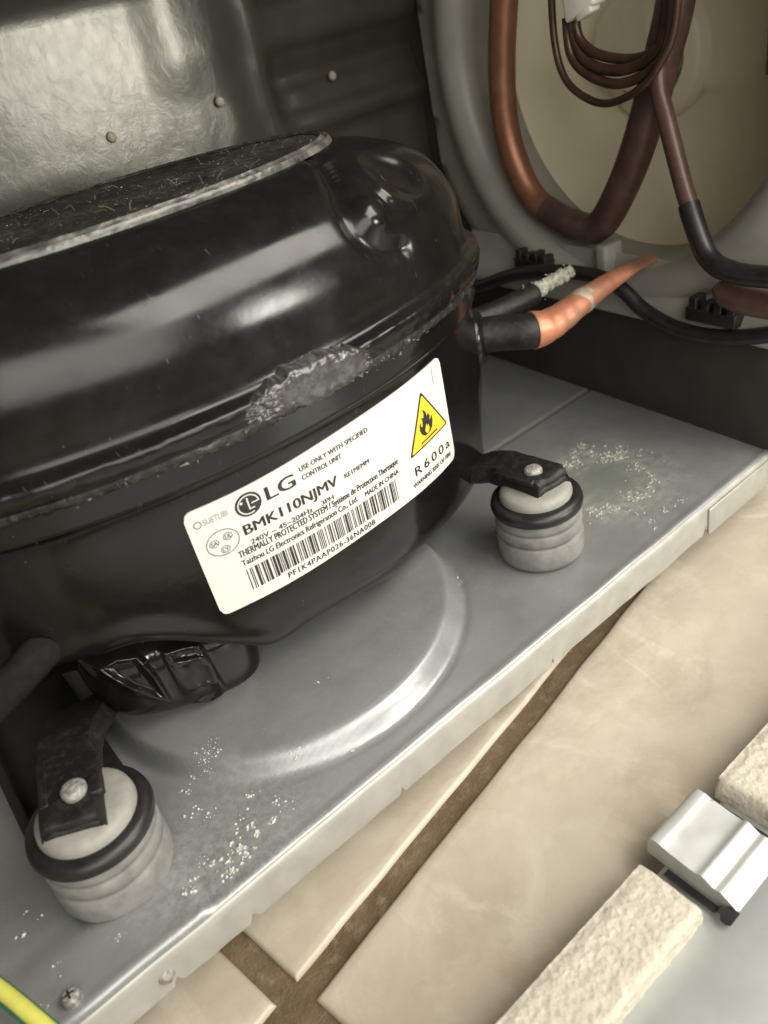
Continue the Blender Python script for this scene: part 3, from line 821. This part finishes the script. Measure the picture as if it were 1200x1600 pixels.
def copy_thing(o, loc, label):
    c = o.copy(); COL.objects.link(c); c.location = loc; c['label'] = label
    for ch in list(o.children):
        k = ch.copy(); COL.objects.link(k); k.parent = c
    return c
m2 = copy_thing(m1, Vector((-166.5, -3, 0))*MM, 'large grey ribbed rubber mount near the lower left corner, with pale crumbs beside it')
m2.rotation_euler = (math.radians(3), 0, 1.1); m2.location.z = .0005
m1.location = Vector((0, -1, 0))*MM

# ------------------------------------------------------------------ fan shroud (bulkhead) on the right
E1 = Vector((.0995, .995, 0)); NN = Vector((-.995, .0995, 0)); O = Vector((97, -25, 0))
def SH(w_, z, d): return O+E1*w_+NN*d+Vector((0, 0, z))
sh = empty('fan_shroud', (104, 45, 44), 'grey moulded fan shroud with a large round opening on the right', 'fan shroud')
CW, CZ = 70.5, 141
prof = [(78.0, -24), (78.0, -6), (78.6, -1), (80.5, 3), (84, 5.6), (89, 6.2), (94, 4.6), (99, 1.6), (106, .2), (112, -.3), (118, -.8), (120, -3), (120, -14)]
P = []
for r, d in prof:
    row = []
    for k in range(241):
        a = 2*math.pi*k/240
        w_ = CW+r*math.cos(a); z = CZ+r*math.sin(a)
        if z < 46: z = 46-.0*(46-z)
        if w_ < -14: w_ = -14
        if w_ > 180: w_ = 180
        row.append(SH(w_, z, d))
    P.append(row)
mb = MB(); mb.grid(P); mb.obj('bell_mouth', M_SHROUD, sh, sharp=60)
# ledge under the opening
mb = MB()
P = []
for w_ in frange(-14, 160, 4):
    P.append([SH(w_, z, d) for z, d in ((68, 1.2), (60, 2.6), (54, 6), (49.5, 8.5), (47, 9), (45.5, 8.2), (45, 6), (45, -12))])
mb.grid(P); mb.obj('lower_ledge', M_SHROUD, sh, sharp=60)
mb = MB(); mb.box(-14, 170, -2, 45.3, -3, .5, T=lambda a, b, c: tuple(SH(a, b, c))); mb.obj('lower_wall', M_SHDARK, sh, bevel=.4)
mb = MB(); mb.box(150, 200, -1, 240, -16, -3, T=lambda a, b, c: tuple(SH(a, b, c))); mb.obj('side_wall', M_SHDARK, sh)
# broken tab at the bottom of the opening
mb = MB()
mb.box(66.5, 72.5, 60.5, 72, -3, 7.4, T=lambda a, b, c: tuple(SH(a, b, c))); mb.obj('stop_tab', M_SHROUD, sh, bevel=1.4)
mb = MB()
mb.box(73, 104, 53, 61, 0, 5, T=lambda a, b, c: tuple(SH(a+.0*b, b+.12*(a-73)*0, c))); 
def comb(w0, z0, n, h, name='vent_comb'):
    mb = MB(); mb.box(w0, w0+n*5.2, z0, z0+h*.55, 5, 11, T=lambda a, b, c: tuple(SH(a, b, c)))
    for k in range(n): mb.box(w0+k*5.2+.6, w0+k*5.2+3.8, z0+h*.5, z0+h*(1 if k % 2 else .85), 5, 11, T=lambda a, b, c: tuple(SH(a, b, c)))
    return mb.obj(name, M_BLK, sh, bevel=.4)
comb(4, 51, 4, 9); comb(98, 58, 4, 8)
# cream bowl behind the opening
cyl = empty('fan_housing', (150, 60, 140), 'cream plastic bowl behind the round opening of the shroud', 'fan housing')
C0_ = SH(CW, CZ, 0)
bowl = [(79.5, -3), (79.0, -30), (77, -48), (71, -60), (60, -67), (46, -70), (34, -70), (30, -68.5), (27, -66), (24, -66.5), (0, -67)]
mb = MB(); mb.lathe(bowl, C0_, 128, axis=NN, e1=E1, e2=(0, 0, 1)); mb.obj('bowl_wall', M_CREAM, cyl, sharp=60)
mb = MB(); mb.lathe([(19, -67), (18.5, -50), (17, -46), (13, -44), (0, -43.5)], SH(103, 135, 0), 64, axis=NN, e1=E1, e2=(0, 0, 1)); mb.obj('motor_hub', M_HUB, cyl, sharp=50)
mb = MB(); mb.lathe([(27, -68), (26, -62), (24, -60.5), (19, -60)], SH(103, 128, 0), 64, axis=NN, e1=E1, e2=(0, 0, 1)); mb.obj('hub_collar', M_CREAM, cyl, sharp=50)
mb = MB(); mb.box(46, 51, 117, 134, -68, -66, T=lambda a, b, c: tuple(SH(a, b, c))); mb.obj('vent_slot', flat('olive_slot', (.22, .20, .12), .6), cyl, bevel=.5)
mb = MB(); mb.box(28, 62, 92, 96, -61, -58.8, T=lambda a, b, c: tuple(SH(a, b+.12*(a-45)**2/30, c)));

# tubes in the opening
tb = empty('copper_loop', (106, 60, 75), 'thick U-shaped copper tube hanging in the round opening', 'copper tube')
mb = MB(); mb.tube(spline([(107, 84.6, 190), (106.6, 89.0, 172.9), (106, 92.4, 160.9), (106, 97.1, 139.2), (106, 98.6, 120.1), (106, 96.0, 104.8), (106, 88.2, 88.7), (106, 74.3, 79.0), (106, 58, 75.4)], 10), 5.6, 28); mb.obj('tube_copper', M_COPO, tb)
mb = MB(); mb.tube(spline([(106, 80, 82.2), (106, 70, 77.6), (106, 58, 75.2), (106, 50, 78.3), (105, 40.6, 90.5), (104, 32.2, 105.1), (103, 24.6, 122.3), (102, 18.8, 137.8), (102, 15.3, 148.4), (102, 12.6, 161.9), (102, 9, 190)], 10), [5.9]*12+[6.3]*89, 28); mb.obj('tube_sleeve', M_COPD, tb)
bt = MB(); bt.tube(spline([(98, 18, 140), (96.0, 16.4, 127.5), (94.0, 12.1, 117.9), (90.0, 3.7, 100.5), (86.5, -2.7, 90.0)], 10), 3.1, 24)
bh = empty('black_drain_pipe', (86, -3, 90), 'thin black pipe bending to the right edge in front of the shroud', 'pipe')
bt.obj('upper_pipe', M_COPD, bh)
mb = MB(); mb.tube(spline([(87.5, -.8, 93), (86.0, -3.5, 88.5), (84.0, -9, 79.6), (82.8, -13.5, 75.8), (82.0, -18.5, 74.2), (82.0, -27.6, 73.2), (82.0, -48, 74.5)], 10), 3.6, 24); mb.obj('pipe_sleeve', M_RUB_B, bh)
W = [[(97, 51.0, 153.5), (97, 49.6, 145.5), (97, 41.6, 139.8), (97, 27.0, 137.3), (96, 17.0, 140.6), (95, 13.4, 152.7), (95, 13.0, 175)],
     [(97, 53.3, 152.8), (97, 51.2, 143.7), (96, 44.5, 137.1), (95, 31.0, 134.5), (95, 18.2, 137.9), (94, 11.8, 147.3), (94, 10.1, 175)],
     [(97, 54.8, 152.4), (96, 52.9, 140.8), (95, 44.7, 134.0), (94, 31.2, 130.5), (94, 18.3, 134.1), (93, 10.4, 143.6), (93, 8.3, 175)],
     [(97, 59.5, 180), (97, 60.5, 168.0), (97, 61.0, 146.6), (96, 56.5, 133.7), (95, 46.7, 126.8), (94, 35.5, 124.6), (93, 22.1, 128.6), (92, 13.4, 135.7), (92, 7.7, 146.9), (92, 5.7, 175)]]
LB = ['innermost and shortest brown capillary loop above the hub', 'second brown capillary loop, just outside the innermost', 'third brown capillary loop, thick, just inside the widest', 'widest brown capillary loop, hanging lowest of the four']
for pts, lb, r in zip(W, LB, (1.7, 1.9, 1.7, 1.35)):
    mb = MB(); mb.tube(spline(pts, 10), r, 16); o = mb.obj('capillary_tube', M_WIRE); tag(o, lb, 'capillary tube', 'brown capillary tubes looping above the hub')
cn = empty('wire_connector', (97, 48, 156), 'white plastic connector holding the brown tubes at the top edge', 'connector')
mb = MB(); mb.box(-6.5, 6.5, -5, 5, -7, 7, T=lambda x, y, z: (97+y*.8, 47+x+z*.15, 160+z-x*.35)); mb.obj('connector_body', M_WHITE, cn, bevel=1.2)
mb = MB(); mb.box(-9, -2, -3.5, 3.5, -10, -4.5, T=lambda x, y, z: (96+y*.8, 50+x, 160+z-x*.35)); mb.obj('connector_clip', M_WHITE, cn, bevel=1)
cbl = MB(); cbl.tube(spline([(92, 140, 44), (89, 110.8, 50.1), (88, 86.7, 58.5), (88, 67.5, 62.3), (88, 50.3, 63.6), (88, 36.0, 62.7), (88, 27.1, 58.8), (88, 18.5, 52.5), (88, 5.8, 47.7), (88, -7.5, 46.4), (88, -22.3, 48.3), (88, -44.1, 54.9)], 10), 2.9, 20)
co = cbl.obj('black_cable', M_RUB_B); tag(co, 'black cable draped along the ledge of the fan shroud', 'cable')
mb = MB(); mb.tube(spline([(87, -15.5, 66.5), (85, -19, 64.3), (84, -30, 63.2), (84, -50, 64)], 8), [2.5]+[4.6]*24, 20); co = mb.obj('sleeved_hose_end', M_COPD); tag(co, 'short dark hose end at the right edge above the black cable', 'hose')

# ------------------------------------------------------------------ rear wall of the compartment
P = []
for x in frange(-420, 133, 3):
    row = []
    for z in frange(-10, 330, 3):
        y = 165
        edge = sm(30, 42, x+3*nz(z, 0, 0, .05))
        y += -9*(1-edge)                       # left field stands proud of the right
        y += -6*sm(158, 166, z)*(1-sm(176, 186, z))*edge - 5*sm(126, 130, z)*(1-sm(134, 140, z))*edge+4*sm(143, 150, z)*(1-sm(152, 157, z))*edge
        y += -2.5*sm(-24, -4, x)*(1-sm(10, 26, x))*(.5+.5*sm(150, 170, z))
        y += (.2+1.2*sm(-8, 20, x))*fb(x, z, 0, .03)+.05*fb(x, z, 4, .2)
        y -= max(0, z-190)*.5
        row.append((x, y, z))
    P.append(row)
mb = MB(); mb.grid(P); rw = mb.obj('rear_wall', M_WALL, sharp=180); tag(rw, 'dark crinkled sheet wall behind the compressor', 'wall')
for (x, z, r, lb) in ((5.5, 150.4, 1.8, 'tan speck on the rear wall left of the rounded ridge'), (69, 147, 1.8, 'tan speck on the rear wall nearest the fan shroud'), (-41, 149, 1.8, 'tan speck on the rear wall just above the dusty top')):
    mb = MB(); P = []
    for i in range(9):
        v = math.pi*i/8; P.append([(x+r*math.sin(v)*math.cos(u_)*(1+.1*nz(i, u_, x)), {5.5: 153, 69: 164, -41: 155.5}[x]+.9*r*math.cos(v), z+r*1.1*math.sin(v)*math.sin(u_)) for u_ in [2*math.pi*k/16 for k in range(16)]])
    mb.grid(P, close_v=True); o = mb.obj('wall_speck', M_SPECK); tag(o, lb, 'speck', 'tan specks on the rear wall')
# left side wall and the roof of the compartment
cw = MB(); cw.box(-424, -420, -20, 165, -10, 330); o = cw.obj('side_panel', M_SHDARK); tag(o, 'dark side panel at the far left of the compartment', 'panel')
rf = MB(); rf.box(-420, 420, -34, 165, 262, 268); o = rf.obj('compartment_roof', M_SHDARK); tag(o, 'dark roof panel over the compressor compartment', 'panel')

# ------------------------------------------------------------------ removed cover lying on the tiles
cv = empty('rear_cover', (-50, -120, -22), 'grey metal cover panel with cream foam strips lying on the tiles', 'cover panel')
P = []
for x in frange(-260, 260, 2.5):
    P.append([(x, y, z+.5*nz(x, y, 0, .02)) for y, z in ((-91.6, -27), (-91.8, -24), (-92.4, -22.6), (-94, -22), (-105, -21.9), (-108, -21.6), (-112, -20.2), (-125, -19.4), (-160, -19), (-260, -19), (-420, -19))])
mb = MB(); mb.grid(P); mb.obj('cover_sheet', M_PANEL, cv, sharp=60)
def foam(x0, x1, sd):
    rnd = random.Random(sd); P = []
    for x in frange(x0, x1, .9):
        row = []; e = min(x-x0, x1-x)
        k = 1-max(0, 1-e/1.6)**2*.5
        for a in range(29):
            t = a/28
            if t < .25: y, z = -90.4, -22.4+(t/.25)*7.6
            elif t < .8: y, z = -90.4-(t-.25)/.55*16.5, -14.6
            else: y, z = -106.9, -14.6-(t-.8)/.2*7.6
            if .2 < t < .3 or .75 < t < .85: z -= .5
            z = -22.4+(z+22.4)*k
            n_ = .25*fb(x, y, z, .35)+.22*fb(x, y, z, 1.6)
            row.append((x+(0.8*fb(y, z, x0, .4) if e < .5 else 0), y+(n_ if t < .25 else -n_ if t > .8 else 0), z+(n_ if .25 <= t <= .8 else .2*n_)))
        P.append(row)
    mb = MB(); mb.grid(P); b = len(mb.v); L = len(P[0])
    mb.f.append(tuple(range(L))); mb.f.append(tuple(range(b-L, b))[::-1])
    return mb.obj('foam_strip', M_FOAM, cv, sharp=60)
tag(foam(-262, -66.5, 1), 'longer-looking cream foam strip at the bottom edge'); tag(foam(-35, 240, 2), 'cream foam strip at the right edge')
mb = MB(); P = []
tabp = [(p.x, p.y) for p in spline([(-87.2, -18.4, 0), (-87.4, -16.4, 0), (-88.4, -15.0, 0), (-90.4, -14.7, 0), (-92.4, -15.2, 0), (-96, -15.6, 0), (-100.5, -15.9, 0), (-102.2, -15.2, 0), (-103.6, -15.6, 0), (-105.6, -16.7, 0), (-107.4, -16.5, 0), (-109.0, -17.3, 0), (-112, -19.2, 0)], 5)]
for x in frange(-60.5, -40.5, 1): P.append([(x, y, z+.12*nz(x, y, 0, .2)) for y, z in tabp])
mb.grid(P)
for xe in (-60.5, -40.5):
    mb.grid([[(xe, y, z) for y, z in tabp], [(xe, y, -22) for y, z in tabp]])
mb.obj('metal_tab', M_TAB, cv, sharp=60)
mb = MB()
for xc, ln in ((-62.6, 1), (-38.3, 1)):
    P = []
    for y in frange(-112.5, -94, .8):
        hw = 1.1 if y > -109.4 else 1.1+1.5*math.sqrt(max(0, 1-((y+111)/1.8)**2))*(1)
        P.append([(xc-hw, y, -20.6+(1.6 if y < -108 else 0)), (xc+hw, y, -20.6+(1.6 if y < -108 else 0))])
    mb.grid(P)
mb.obj('relief_slot', M_BLK, cv)

# ------------------------------------------------------------------ green and yellow earth wire
mb = MB(); wp = spline([(-212, 12, 11), (-204, -5, 10), (-198.5, -18, 9), (-193.9, -31, 8), (-190, -43, 5)], 12)
def stripe(off, r, mat, nm, par):
    m_ = MB(); m_.tube([p+Vector(off) for p in wp], r, 16); return m_.obj(nm, mat, par)
ew = empty('earth_wire', (-200, -18, 10), 'green and yellow earth wire crossing the lower left corner', 'wire')
stripe((0, 0, 0), 2.2, M_WGRN, 'green_sheath', ew); stripe((.2, -.3, .9), 1.75, M_WYEL, 'yellow_stripe', ew)
